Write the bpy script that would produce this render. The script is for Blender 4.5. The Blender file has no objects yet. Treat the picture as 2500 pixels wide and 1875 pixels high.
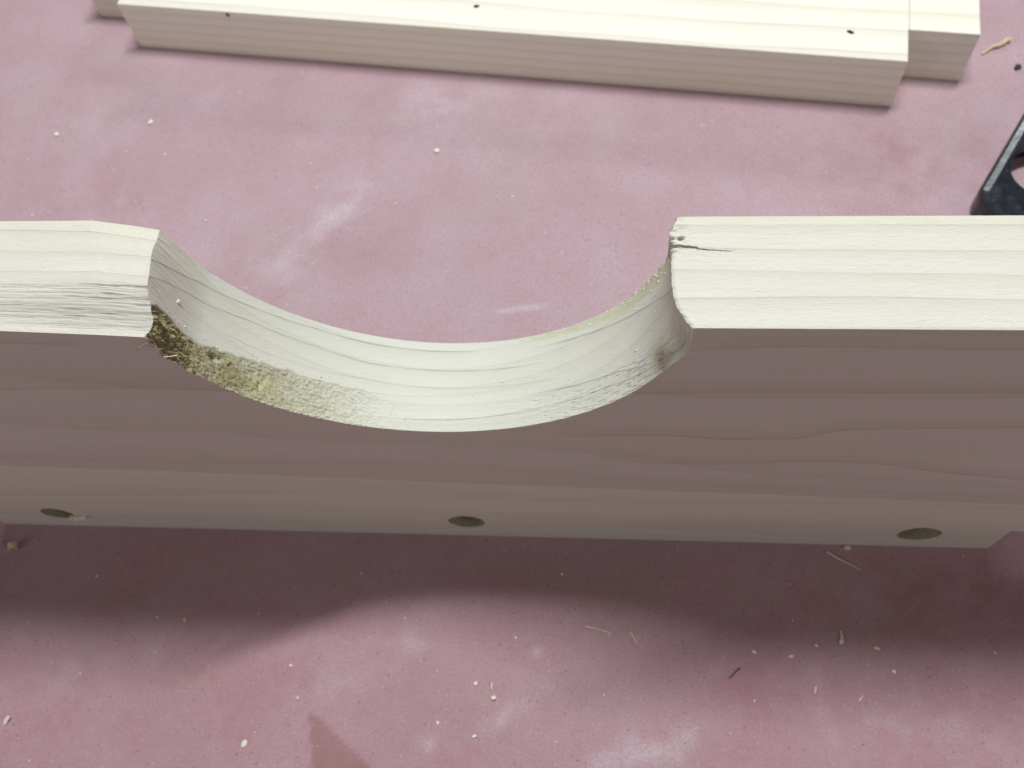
import bpy, bmesh, math, random
import numpy as np
from mathutils import Matrix, Vector
from mathutils.geometry import tessellate_polygon

scene = bpy.context.scene
COL = scene.collection
MM = 0.001
random.seed(4)
RNG = np.random.default_rng(7)

# ------------------------------------------------------------------ camera
cam_d = bpy.data.cameras.new('camera')
cam = bpy.data.objects.new('camera', cam_d)
COL.objects.link(cam)
R = Vector((0.99520184, 0.05032528, -0.08390865))
U = Vector((-0.00924082, 0.90209377, 0.43144111))
F = Vector((-0.09740586, 0.4285956, -0.89823043))
m = Matrix.Identity(4)
for i in range(3):
    m[i][0], m[i][1], m[i][2] = R[i], U[i], -F[i]
m.translation = Vector((0.0, -0.066454, 0.228024))
cam.matrix_world = m
cam_d.sensor_fit = 'HORIZONTAL'
cam_d.sensor_width = 36.0
cam_d.lens = 2292.948 / 2500 * 36.0
cam_d.clip_start = 0.005
cam_d.clip_end = 20.0
cam_d.dof.use_dof = True
cam_d.dof.focus_distance = 0.152
cam_d.dof.aperture_fstop = 34.0
scene.camera = cam

# ------------------------------------------------------------------ world and lamps
world = bpy.data.worlds.new('World')
scene.world = world
world.use_nodes = True
bg = world.node_tree.nodes['Background']
bg.inputs['Color'].default_value = (1.0, 0.98, 0.95, 1)
bg.inputs['Strength'].default_value = 0.068


def area(name, loc, target, sx, sy, watts, color, roll=0.0):
    d = bpy.data.lights.new(name, 'AREA')
    d.shape = 'RECTANGLE'
    d.size, d.size_y = sx, sy
    d.energy = watts
    d.color = color
    o = bpy.data.objects.new(name, d)
    o.location = loc
    q = (Vector(target) - Vector(loc)).to_track_quat('-Z', 'Y')
    o.rotation_euler = q.to_euler()
    COL.objects.link(o)
    return o


# one fluorescent tube overhead, a little behind the boards and running aslant
tube_lamp = area('workshop_tube_lamp', (0.06, 0.305, 1.1), (0.06, 0.305, 0), 0.48, 0.05, 11.9, (0.955, 1.0, 0.99))
tube_lamp.rotation_euler = (0, 0, math.radians(25))
area('ceiling_lamp', (0.25, 0.60, 1.9), (0, 0.05, 0), 0.5, 0.5, 4.0, (0.99, 1.0, 0.99))
area('side_fill', (1.1, -0.55, 0.75), (0.05, 0, 0.03), 0.5, 0.5, 2.8, (1.0, 0.95, 0.88))  # unseen fill from front right, standing in for the room's ambient light
area('side_fill', (-1.0, -0.65, 0.55), (-0.08, 0, 0.0), 0.5, 0.5, 2.3, (1.0, 0.95, 0.92))  # matching unseen fill from front left, added to lift the shadows
area('rear_highlight', (-0.10, 2.3, 1.25), (0.05, 0.1, 0.0), 1.2, 0.2, 14.0, (0.96, 0.99, 1.0))  # unseen, added behind so the metal plate's bevel catches a highlight

vs = scene.view_settings
vs.view_transform = 'Standard'
vs.look = 'None'
vs.exposure = 0.0
vs.gamma = 1.0
scene.cycles.max_bounces = 8
scene.cycles.diffuse_bounces = 5


# ------------------------------------------------------------------ helpers
def hash3(ix, iy, iz, seed):
    h = (ix.astype(np.int64) * 374761393 + iy.astype(np.int64) * 668265263
         + iz.astype(np.int64) * 2147483647 + seed * 974711) & 0xFFFFFFFF
    h = ((h ^ (h >> 13)) * 1274126177) & 0xFFFFFFFF
    h = ((h ^ (h >> 16)) * 2246822519) & 0xFFFFFFFF
    return ((h ^ (h >> 15)) & 0xFFFFFF) / float(0xFFFFFF)


def vnoise(x, y, seed=0):
    """smooth value noise, 0..1"""
    x, y = np.broadcast_arrays(np.asarray(x, float), np.asarray(y, float))
    ix, iy = np.floor(x), np.floor(y)
    fx, fy = x - ix, y - iy
    fx, fy = fx * fx * (3 - 2 * fx), fy * fy * (3 - 2 * fy)
    z = np.zeros_like(ix)
    a = hash3(ix, iy, z, seed); b = hash3(ix + 1, iy, z, seed)
    c = hash3(ix, iy + 1, z, seed); d = hash3(ix + 1, iy + 1, z, seed)
    return (a * (1 - fx) + b * fx) * (1 - fy) + (c * (1 - fx) + d * fx) * fy


def fbm(x, y, seed=0, octv=4):
    s, a, n = 0, 0.5, 0
    for k in range(octv):
        s = s + a * vnoise(x * 2 ** k, y * 2 ** k, seed + 17 * k)
        n += a; a *= 0.5
    return s / n


def sstep(a, b, x):
    t = np.clip((np.asarray(x, float) - a) / (b - a), 0, 1)
    return t * t * (3 - 2 * t)


def link_mesh(name, verts, faces, mat, parent=None, smooth_angle=None, attrs=None):
    me = bpy.data.meshes.new(name)
    me.from_pydata(verts, [], faces)
    me.update()
    if mat:
        me.materials.append(mat)
    if attrs:
        for k, v in attrs.items():
            a = me.color_attributes.new(k, 'FLOAT_COLOR', 'POINT')
            a.data.foreach_set('color', np.asarray(v, np.float32).ravel())
    if smooth_angle is not None:
        me.shade_smooth()
        me.set_sharp_from_angle(angle=math.radians(smooth_angle))
    o = bpy.data.objects.new(name, me)
    COL.objects.link(o)
    if parent:
        o.parent = parent
    return o


def empty(name, loc=(0, 0, 0), rz=0.0):
    o = bpy.data.objects.new(name, None)
    o.empty_display_size = 0.01
    o.location = loc
    o.rotation_euler = (0, 0, rz)
    COL.objects.link(o)
    return o


def tag(o, label=None, cat=None, group=None, kind=None):
    if label: o['label'] = label
    if cat: o['category'] = cat
    if group: o['group'] = group
    if kind: o['kind'] = kind
    return o


class NT:
    """tiny node-graph helper"""
    def __init__(self, name):
        self.mat = bpy.data.materials.new(name)
        self.mat.use_nodes = True
        self.t = self.mat.node_tree
        self.t.nodes.clear()
        self.out = self.t.nodes.new('ShaderNodeOutputMaterial')
        self.bsdf = self.t.nodes.new('ShaderNodeBsdfPrincipled')
        self.t.links.new(self.bsdf.outputs[0], self.out.inputs[0])

    def put(self, sock, v):
        if isinstance(v, bpy.types.NodeSocket):
            self.t.links.new(v, sock)
        else:
            sock.default_value = v

    def n(self, typ, ins=None, **kw):
        nd = self.t.nodes.new(typ)
        for k, v in kw.items():
            setattr(nd, k, v)
        for k, v in (ins or {}).items():
            self.put(nd.inputs[k], v)
        return nd

    def math(self, op, a, b=0.0, c=0.0, clamp=False):
        nd = self.n('ShaderNodeMath', {0: a, 1: b, 2: c}, operation=op)
        nd.use_clamp = clamp
        return nd.outputs[0]

    def mapr(self, v, a, b, c=0.0, d=1.0, smooth=False):
        nd = self.n('ShaderNodeMapRange', {0: v, 1: a, 2: b, 3: c, 4: d})
        if smooth:
            nd.interpolation_type = 'SMOOTHSTEP'
        return nd.outputs[0]

    def mix(self, f, a, b, blend='MIX'):
        nd = self.n('ShaderNodeMix', data_type='RGBA', blend_type=blend)
        self.put(nd.inputs[0], f)
        self.put(nd.inputs[6], a if isinstance(a, bpy.types.NodeSocket) else (*a, 1))
        self.put(nd.inputs[7], b if isinstance(b, bpy.types.NodeSocket) else (*b, 1))
        return nd.outputs[2]

    def noise(self, vec, scale=1.0, detail=2.0, rough=0.5):
        nd = self.n('ShaderNodeTexNoise', {'Vector': vec, 'Scale': scale, 'Detail': detail, 'Roughness': rough})
        return nd.outputs['Fac']

    def scaled(self, vec, s):
        nd = self.n('ShaderNodeVectorMath', {0: vec, 1: s}, operation='MULTIPLY')
        return nd.outputs[0]

    def ramp(self, f, stops):
        nd = self.n('ShaderNodeValToRGB', {0: f})
        el = nd.color_ramp.elements
        el[0].position, el[0].color = stops[0][0], (*stops[0][1], 1)
        el[1].position, el[1].color = stops[-1][0], (*stops[-1][1], 1)
        for p, c in stops[1:-1]:
            e = el.new(p); e.color = (*c, 1)
        return nd.outputs[0]


# ------------------------------------------------------------------ materials
def wood_material(name, ring_y, ring_z, offset, has_stain=False, tone=(1, 1, 1), wavy=1.0):
    """Pale poplar: growth rings as a solid pattern through the board (mm)."""
    g = NT(name)
    co = g.n('ShaderNodeTexCoord').outputs['Object']
    mm = g.scaled(co, (1000, 1000, 1000))
    sep = g.n('ShaderNodeSeparateXYZ', {0: mm})
    X, Y, Z = sep.outputs[0], sep.outputs[1], sep.outputs[2]
    warp = g.noise(g.scaled(mm, (0.006, 0.035, 0.022)), 1.0, 2.0)
    warp2 = g.noise(g.scaled(mm, (0.016, 0.13, 0.08)), 1.0, 2.0)
    v = g.math('MULTIPLY', Y, 1.0 / ring_y)
    v = g.math('MULTIPLY_ADD', Z, 1.0 / ring_z, v)
    v = g.math('ADD', v, offset)
    v = g.math('MULTIPLY_ADD', warp, 2.0 * wavy, v)
    v = g.math('MULTIPLY_ADD', warp2, 0.35 * wavy, v)
    if has_stain:   # a flame figure opening towards the right end of the board
        zz = g.math('MULTIPLY', g.math('SUBTRACT', Z, 50.0), 1 / 13.0)
        flame = g.math('POWER', 2.718, g.math('MULTIPLY', g.math('MULTIPLY', zz, zz), -1.0))
        flame = g.math('MULTIPLY', flame, g.mapr(X, -25.0, 120.0, 0.0, 2.6))
        v = g.math('SUBTRACT', v, flame)
    fr = g.math('FRACT', v)
    fl = g.math('FLOOR', v)
    wn = g.n('ShaderNodeTexWhiteNoise', {'W': fl}, noise_dimensions='1D')
    rv = wn.outputs[0]
    c_a, c_b, c_c = [tuple(a * k for a, k in zip(tone, c)) for c in ((0.80, 0.775, 0.705), (0.79, 0.765, 0.645), (0.79, 0.765, 0.71))]
    base = g.ramp(rv, [(0.0, c_a), (0.35, c_c), (0.62, c_a), (0.8, c_b), (1.0, c_c)])
    # early to late wood within one ring, then a thin dark line
    late = g.mapr(fr, 0.30, 0.97, 0.0, 1.0)
    late = g.math('POWER', late, 2.0)
    base = g.mix(g.math('MULTIPLY', late, 0.30), base, tuple(a * k for a, k in zip(tone, (0.50, 0.46, 0.36))))
    line = g.mapr(fr, 0.935, 0.975, 0.0, 1.0, True)
    line2 = g.mapr(fr, 0.985, 1.0, 1.0, 0.0)
    line = g.math('MULTIPLY', line, line2)
    if has_stain:
        front = g.mapr(Y, 0.25, 0.6, 1.0, 0.0)
        line = g.math('MULTIPLY', line, g.math('MULTIPLY_ADD', front, -0.85, 1.0))
    brk = g.mapr(g.noise(g.scaled(mm, (0.02, 0.4, 0.4)), 1.0, 1.0), 0.35, 0.62, 0.05, 0.40)
    base = g.mix(g.math('MULTIPLY', line, brk), base, tuple(a * k for a, k in zip(tone, (0.40, 0.35, 0.26))))
    # fine fibres along the board
    fib = g.noise(g.scaled(mm, (0.10, 5.0, 5.0)), 1.0, 3.0, 0.6)
    base = g.mix(g.mapr(fib, 0.35, 0.75, 0.0, 0.24), base, tuple(a * k for a, k in zip(tone, (0.52, 0.46, 0.36))))
    # large soft streaks of greenish and pinkish heartwood
    st = g.noise(g.scaled(mm, (0.012, 0.22, 0.14)), 1.0, 2.0)
    base = g.mix(g.mapr(st, 0.56, 0.76, 0.0, 0.36), base, tuple(a * k for a, k in zip(tone, (0.70, 0.69, 0.50))))
    st2 = g.noise(g.n('ShaderNodeVectorMath', {0: g.scaled(mm, (0.015, 0.18, 0.12)), 1: (9, 4, 7)}).outputs[0], 1.0, 2.0)
    base = g.mix(g.mapr(st2, 0.56, 0.76, 0.0, 0.30), base, tuple(a * k for a, k in zip(tone, (0.70, 0.60, 0.56))))
    if has_stain:
        # flat-sawn figure of the broad face: a pale sapwood strip below, pinker heartwood above, and its ring lines
        xn = g.math('MULTIPLY', g.math('ADD', X, 172.0), 1 / 284.0)
        wob = g.noise(g.scaled(mm, (0.05, 0.0, 0.0)), 1.0, 2.0)
        hz = g.math('MULTIPLY', g.noise(g.scaled(mm, (0.025, 1.0, 0.9)), 1.0, 3.0, 0.6), 1.0)

        def curve(pts):
            nd = g.n('ShaderNodeFloatCurve', {'Value': xn})
            cv = nd.mapping.curves[0]
            pts = [((x + 172.0) / 284.0, z / 120.0) for x, z in pts]
            cv.points[0].location = pts[0]
            cv.points[1].location = pts[-1]
            for p in pts[1:-1]:
                cv.points.new(*p)
            nd.mapping.use_clip = False
            nd.mapping.update()
            zc = g.math('MULTIPLY', nd.outputs[0], 120.0)
            return g.math('SUBTRACT', Z, g.math('MULTIPLY_ADD', wob, 1.0, g.math('ADD', zc, -0.5)))
        dist = curve([(-172, 46), (-94.8, 43.3), (-19.3, 38.7), (45.2, 35.3), (112, 31.0)])
        heart = g.math('MULTIPLY', g.mapr(dist, -0.25, 0.25), front)
        base = g.mix(g.math('MULTIPLY', heart, 0.46), base, (0.60, 0.545, 0.50))
        base = g.mix(g.math('MULTIPLY', g.math('SUBTRACT', front, heart), 0.30), base, (0.78, 0.765, 0.72))
        base = g.mix(g.math('MULTIPLY', heart, g.mapr(dist, 0.0, 14.0, 0.14, 0.0)), base, (0.42, 0.35, 0.31))
        for pts, x0, x1, amp, wd in (
                ([(-172, 19.8), (-136, 19.6), (-21, 16.2), (22, 13.2), (49.6, 13.6), (112, 16.5)], -170, 60, 0.20, 0.35),
                ([(-172, 45.5), (13.1, 101.2), (60, 102.0), (112, 102.2)], 5, 112, 0.34, 0.35),
                ([(-172, 85), (5.8, 86.0), (66, 87.4), (112, 87.8)], -4, 112, 0.40, 0.40),
                ([(-172, 66), (-6.3, 66.5), (9.4, 67.7), (24.3, 66.1), (35.1, 67.1), (41.4, 71.0), (54.9, 72.4), (112, 74.0)], -14, 112, 0.52, 0.45),
                ([(-172, 57), (-4, 58.5), (2, 54.9), (18.1, 53.4), (41.1, 55.5), (50.2, 55.3), (65, 51.2), (112, 42.0)], -6, 112, 0.46, 0.42),
                ([(-172, 83.5), (-107, 84.7), (-72.6, 85.6), (-40, 80.5), (112, 80)], -172, -58, 0.34, 0.40),
                ([(-172, 102.4), (-96, 102.2), (-72, 101.9), (112, 101)], -172, -74, 0.28, 0.40)):
            dz = curve(pts)
            on = g.math('MULTIPLY', g.mapr(X, x0, x0 + 16, 0.0, 1.0, True), g.mapr(X, x1 - 14, x1, 1.0, 0.0, True))
            on = g.math('MULTIPLY', on, front)
            ab = g.math('ABSOLUTE', dz)
            ln = g.math('MULTIPLY', g.mapr(ab, wd * 0.3, wd * 1.2, amp, 0.0, True), g.mapr(hz, 0.3, 0.6, 0.55, 1.1))
            up = g.math('MULTIPLY', g.mapr(dz, 0.0, 6.0, amp * 0.45, 0.0), g.math('GREATER_THAN', dz, 0.0))
            base = g.mix(g.math('MULTIPLY', on, g.math('MAXIMUM', ln, up)), base, (0.34, 0.275, 0.215))
        base = g.mix(g.math('MULTIPLY', front, g.mapr(hz, 0.35, 0.72, 0.0, 0.16)), base, (0.45, 0.40, 0.34))
    rough = 0.62
    bump_h = g.math('MULTIPLY', fib, 0.035)
    pores = g.noise(g.scaled(mm, (0.55, 7.5, 7.5)), 1.0, 2.0)
    bump_h = g.math('MULTIPLY_ADD', g.mapr(pores, 0.28, 0.42, 0.0, 1.0), 0.02, bump_h)
    bump_k = 0.9
    if has_stain:
        at = g.n('ShaderNodeVertexColor', layer_name='stain').outputs[0]
        sp = g.n('ShaderNodeSeparateColor', {0: at})
        torn, knot, olive = sp.outputs[0], sp.outputs[1], sp.outputs[2]
        tn = g.noise(g.scaled(mm, (0.9, 0.9, 0.9)), 1.0, 3.0, 0.6)
        torn_c = g.ramp(tn, [(0.30, (0.12, 0.085, 0.045)), (0.47, (0.24, 0.19, 0.11)), (0.60, (0.24, 0.22, 0.10)), (0.72, (0.38, 0.31, 0.21))])
        at2 = g.n('ShaderNodeVertexColor', layer_name='mark').outputs[0]
        sp2 = g.n('ShaderNodeSeparateColor', {0: at2})
        bump_k = g.math('MULTIPLY_ADD', sp2.outputs[2], -0.6, 0.9)
        base = g.mix(sp2.outputs[2], base, g.mix(0.45, base, (0.58, 0.60, 0.53)))   # the cut's dimmer, greener light mixed into its colour
        base = g.mix(torn, base, torn_c)
        base = g.mix(g.math('MULTIPLY', olive, g.mapr(tn, 0.25, 0.7, 0.55, 1.0)), base, (0.47, 0.47, 0.27))
        base = g.mix(knot, base, g.ramp(tn, [(0.33, (0.15, 0.105, 0.07)), (0.52, (0.29, 0.21, 0.13)), (0.68, (0.33, 0.31, 0.19))]))
        base = g.mix(sp2.outputs[0], base, (0.24, 0.22, 0.18))      # grain lines running round the cut
        base = g.mix(sp2.outputs[1], base, (0.40, 0.39, 0.35))      # grey weathered cracks
    g.put(g.bsdf.inputs['Base Color'], base)
    g.put(g.bsdf.inputs['Roughness'], rough)
    g.put(g.bsdf.inputs['Specular IOR Level'], 0.22)
    bmp = g.n('ShaderNodeBump', {'Height': bump_h, 'Strength': bump_k, 'Distance': 0.001})
    g.put(g.bsdf.inputs['Normal'], bmp.outputs[0])
    return g.mat


MAT_BOARD = wood_material('poplar_board', 4.1, -19.0, 3.35, True, (0.83, 0.82, 0.83))
MAT_RAIL = wood_material('poplar_rail', 9.5, 3.6, 1.2, False, (1.05, 1.04, 1.04), 0.45)


def simple_material(name, col, rough, spec=0.3, var=0.0, scale=900.0, bump=0.0):
    g = NT(name)
    co = g.n('ShaderNodeTexCoord').outputs['Object']
    nz = g.noise(co, scale, 3.0, 0.6)
    dark = tuple(c * (1 - var) for c in col); lite = tuple(min(1, c * (1 + var)) for c in col)
    g.put(g.bsdf.inputs['Base Color'], g.ramp(nz, [(0.3, dark), (0.7, lite)]))
    g.put(g.bsdf.inputs['Roughness'], rough)
    g.put(g.bsdf.inputs['Specular IOR Level'], spec)
    if bump:
        b = g.n('ShaderNodeBump', {'Height': nz, 'Strength': bump, 'Distance': 0.0004})
        g.put(g.bsdf.inputs['Normal'], b.outputs[0])
    return g.mat


MAT_CHIP = simple_material('pale_wood_chip', (0.72, 0.66, 0.56), 0.8, 0.1, 0.18, 1500)
MAT_TAN = simple_material('tan_wood_shaving', (0.66, 0.48, 0.34), 0.75, 0.1, 0.22, 1200)
MAT_DUST = simple_material('sawdust_grain', (0.80, 0.76, 0.70), 0.9, 0.05, 0.12, 1500)
MAT_DARKCHIP = simple_material('dark_splinter', (0.05, 0.05, 0.055), 0.7, 0.2, 0.4, 1500)
MAT_TORN = simple_material('torn_fibre', (0.34, 0.27, 0.15), 0.85, 0.1, 0.5, 1400)
MAT_HOLE = simple_material('bored_wood', (0.36, 0.32, 0.23), 0.85, 0.1, 0.25, 1800, 0.6)
MAT_PENCIL = simple_material('pencil_graphite', (0.50, 0.49, 0.46), 0.6, 0.3, 0.2, 1500)


def black_metal():
    g = NT('black_enamelled_metal')
    co = g.n('ShaderNodeTexCoord').outputs['Object']
    nz = g.noise(co, 420.0, 3.0, 0.6)
    sm = g.noise(co, 90.0, 2.0, 0.5)
    c = g.mix(g.mapr(sm, 0.4, 0.7), (0.008, 0.011, 0.016), (0.020, 0.024, 0.034))
    c = g.mix(g.mapr(nz, 0.58, 0.80, 0.0, 0.20), c, (0.10, 0.11, 0.14))
    g.put(g.bsdf.inputs['Base Color'], c)
    g.put(g.bsdf.inputs['Roughness'], g.mapr(nz, 0.3, 0.8, 0.15, 0.36))
    g.put(g.bsdf.inputs['Specular IOR Level'], 0.6)
    b = g.n('ShaderNodeBump', {'Height': g.noise(co, 700.0, 2.0), 'Strength': 0.06, 'Distance': 0.0005})
    g.put(g.bsdf.inputs['Normal'], b.outputs[0])
    return g.mat


MAT_METAL = black_metal()


def paper_material():
    g = NT('dusty_red_paper')
    co = g.n('ShaderNodeTexCoord').outputs['Object']
    mm = g.scaled(co, (1000, 1000, 1000))
    at = g.n('ShaderNodeVertexColor', layer_name='dust').outputs[0]
    sp = g.n('ShaderNodeSeparateColor', {0: at})
    dust, darker, tint = sp.outputs[0], sp.outputs[1], sp.outputs[2]
    n1 = g.noise(g.scaled(mm, (0.35, 0.35, 0.35)), 1.0, 4.0, 0.62)
    n2 = g.noise(g.scaled(mm, (1.6, 1.6, 1.6)), 1.0, 3.0, 0.65)
    n3 = g.noise(g.scaled(mm, (5.5, 5.5, 5.5)), 1.0, 2.0, 0.6)
    paper = g.mix(g.mapr(n1, 0.35, 0.68), (0.318, 0.146, 0.176), (0.352, 0.174, 0.204))
    paper = g.mix(tint, paper, (0.245, 0.125, 0.108))
    cover = g.math('MULTIPLY', dust, g.mapr(n2, 0.3, 0.7, 0.62, 1.38))
    cover = g.math('ADD', cover, g.mapr(n3, 0.3, 0.75, -0.12, 0.16), clamp=True)
    cover = g.math('MULTIPLY', cover, g.math('SUBTRACT', 1.0, g.math('MULTIPLY', darker, 0.9)), clamp=True)
    col = g.mix(cover, paper, (0.60, 0.53, 0.58))
    vor = g.n('ShaderNodeTexVoronoi', {'Vector': mm, 'Scale': 0.62}, feature='F1')
    spk = g.mapr(vor.outputs['Distance'], 0.10, 0.17, 1.0, 0.0)
    pick = g.mapr(g.n('ShaderNodeSeparateColor', {0: vor.outputs['Color']}).outputs[0], 0.72, 0.74)
    spk = g.math('MULTIPLY', spk, pick)
    col = g.mix(g.math('MULTIPLY', spk, 0.55), col, (0.12, 0.06, 0.065))
    vor2 = g.n('ShaderNodeTexVoronoi', {'Vector': g.n('ShaderNodeVectorMath', {0: mm, 1: (31, 17, 5)}).outputs[0], 'Scale': 0.85}, feature='F1')
    spk2 = g.mapr(vor2.outputs['Distance'], 0.10, 0.2, 1.0, 0.0)
    pick2 = g.mapr(g.n('ShaderNodeSeparateColor', {0: vor2.outputs['Color']}).outputs[0], 0.70, 0.74)
    col = g.mix(g.math('MULTIPLY', g.math('MULTIPLY', spk2, pick2), 0.28), col, (0.72, 0.64, 0.66))
    g.put(g.bsdf.inputs['Base Color'], col)
    g.put(g.bsdf.inputs['Roughness'], 0.88)
    g.put(g.bsdf.inputs['Specular IOR Level'], 0.12)
    h = g.math('MULTIPLY_ADD', n2, 0.4, g.math('MULTIPLY', n3, 0.6))
    b = g.n('ShaderNodeBump', {'Height': h, 'Strength': 0.35, 'Distance': 0.0005})
    g.put(g.bsdf.inputs['Normal'], b.outputs[0])
    return g.mat


MAT_PAPER = paper_material()


# ------------------------------------------------------------------ the paper covered table top
def build_ground():
    gx = np.concatenate([np.linspace(-900, -245, 14), np.linspace(-240, 180, 421), np.linspace(186, 900, 14)])
    gy = np.concatenate([np.linspace(-800, -95, 12), np.linspace(-90, 260, 351), np.linspace(268, 1000, 14)])
    X, Y = np.meshgrid(gx, gy, indexing='ij')
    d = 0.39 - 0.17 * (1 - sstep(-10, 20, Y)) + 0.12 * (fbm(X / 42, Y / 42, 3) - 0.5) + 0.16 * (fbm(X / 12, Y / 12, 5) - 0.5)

    def blob(cx, cy, rx, ry, ang, amp):
        nonlocal d
        a = math.radians(ang)
        wob = 7 * (fbm(X / 9, Y / 9, 11) - 0.5), 7 * (fbm(X / 9, Y / 9, 23) - 0.5)
        dx, dy = X - cx + wob[0] * rx / 9, Y - cy + wob[1] * ry / 9
        u = (dx * math.cos(a) + dy * math.sin(a)) / rx
        v = (-dx * math.sin(a) + dy * math.cos(a)) / ry
        d = d + (0.75 if cy > 0 else 0.60) * amp * np.exp(-(u * u + v * v) ** 1.1) * sstep(0.22, 0.80, fbm(X / 5, Y / 5, 31, 5)) * 1.25
    # wiped smears and heaps of dust seen on the sheet
    for b in ((-84, 92, 28, 6, 70, 0.24), (-99, 82, 12, 6, 60, 0.16), (-55, 141, 15, 8, 10, 0.22), (-123, 147, 15, 10, 0, 0.10),
              (-66, -38, 5, 3.6, 20, 0.34), (-38, -49.8, 3.2, 1.9, 0, 0.62), (-22, -42.5, 6, 2.6, 30, 0.42), (-61, -35, 10, 5, 10, 0.12),
              (-15.3, -27.9, 1.5, 1.2, 0, 0.62), (16, -46, 13, 4, 20, 0.40), (6, -50, 9, 3, 20, 0.34), (66, -43, 12, 4, -25, 0.32),
              (49, -36, 2.6, 9, 12, 0.22), (78, -40, 16, 4, -30, 0.18), (-134, -36, 12, 7, 0, 0.18), (-101, -30, 12, 7, 20, 0.12),
              (-40, -20, 16, 4, 15, 0.10), (-45, -27, 4, 2, -20, 0.2), (-112, -17, 7, 5, 0, 0.12), (-30, 130, 30, 18, 0, 0.07),
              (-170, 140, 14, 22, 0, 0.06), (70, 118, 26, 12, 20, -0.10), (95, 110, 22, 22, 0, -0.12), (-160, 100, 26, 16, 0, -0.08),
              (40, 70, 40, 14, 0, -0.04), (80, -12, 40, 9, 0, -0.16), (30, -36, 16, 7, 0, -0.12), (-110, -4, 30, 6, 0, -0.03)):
        blob(*b)
    # two faint curved wipe marks
    d = d + 0.30 * np.exp(-((Y - 66 - 0.004 * (X + 30) ** 2 * -1 - 0.18 * (X + 24)) / 0.9) ** 2) * sstep(-33, -27, X) * (1 - sstep(-19, -14, X))
    d = d + 0.12 * np.exp(-((Y - 96 - 0.9 * (X + 84)) / 2.5) ** 2) * sstep(-98, -92, X) * (1 - sstep(-78, -70, X))
    # a dark triangle with a rounded tip and little dust on it
    tip = np.array([-68.0, -43.6])
    px, py = X - tip[0], Y - tip[1]
    wobn = 0.5 * (fbm(X / 2.2, Y / 2.2, 77) - 0.5)
    left = px - (0.30 - py * 0.22) + wobn + 0.9
    right = (px * 0.60 + py * 0.80) - 0.25 + wobn
    darker = sstep(-0.35, 0.45, left) * (1 - sstep(-0.45, 0.25, right)) * (1 - sstep(-0.6, 0.5, py + 0.3 + wobn))
    darker *= 0.55 + 0.25 * fbm(X / 3, Y / 3, 71)
    tint = np.clip(0.75 * darker + 0.22 * sstep(0.52, 0.75, fbm(X / 34, Y / 34, 41)), 0, 1)
    Z = 0.25 * (fbm(X / 60, Y / 60, 91) - 0.5)
    Z = Z * 0
    nx, ny = X.shape
    verts = np.stack([X, Y, Z], -1).reshape(-1, 3) * MM
    idx = np.arange(nx * ny).reshape(nx, ny)
    faces = np.stack([idx[:-1, :-1], idx[1:, :-1], idx[1:, 1:], idx[:-1, 1:]], -1).reshape(-1, 4)
    colr = np.stack([np.clip(d, 0.0, 1), darker, tint, np.ones_like(d)], -1).reshape(-1, 4)
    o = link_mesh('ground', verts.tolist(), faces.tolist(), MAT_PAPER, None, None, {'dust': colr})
    tag(o, 'red building paper dusted with pale sawdust under the boards', 'ground', kind='structure')
    return o


build_ground()

# ------------------------------------------------------------------ the notched board standing on edge
T, H = 19.0, 108.1
CX, CZ = -30.0, 110.1
XL, XR = -172.0, 111.3
CF = [-0.0766, 0.4879, 0.1965, -0.6708, 42.3135]
CB = [0.3949, -0.5334, -0.9537, 0.6568, 42.8744]
L_T = np.array([0, 1.2, 2.5, 5, 7.5, 10, 13, 16, 19.0])
L_X = np.array([-71.6, -70.6, -70.2, -70.7, -71.2, -71.35, -71.7, -71.9, -72.4])
R_T = np.array([0, 1.5, 3.26, 4.6, 5.6, 7.6, 11.1, 13.2, 13.7, 14.6, 15.2, 16.3, 17.6, 19.0])
R_X = np.array([12.6, 11.55, 10.6, 10.15, 9.98, 9.85, 9.85, 9.9, 9.75, 9.8, 9.8, 9.85, 10.0, 11.0])
NT_ = 250


def z_left(x, t):
    f = np.interp(x, [-172, -115, -94.1, -77.9, -71.5], [108.1, 108.0, 106.3, 105.1, 104.45])
    b = np.interp(x, [-172, -82.5, -80, -76, -72.5], [108.8, 108.8, 108.2, 107.2, 106.1])
    main = np.interp(x, [-172, -80, -72], [108.8, 108.6, 107.7])
    back = main + (b - main) * sstep(0.72, 1.0, t)
    w = 1 - sstep(0.0, 0.45, t)
    return back * (1 - w) + f * w


def z_right(x, t):
    f = np.interp(x, [10, 60, 111], [108.0, 107.72, 107.5])
    b = np.interp(x, [10, 60, 111], [108.6, 108.2, 107.9])
    return f + (b - f) * t


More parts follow.
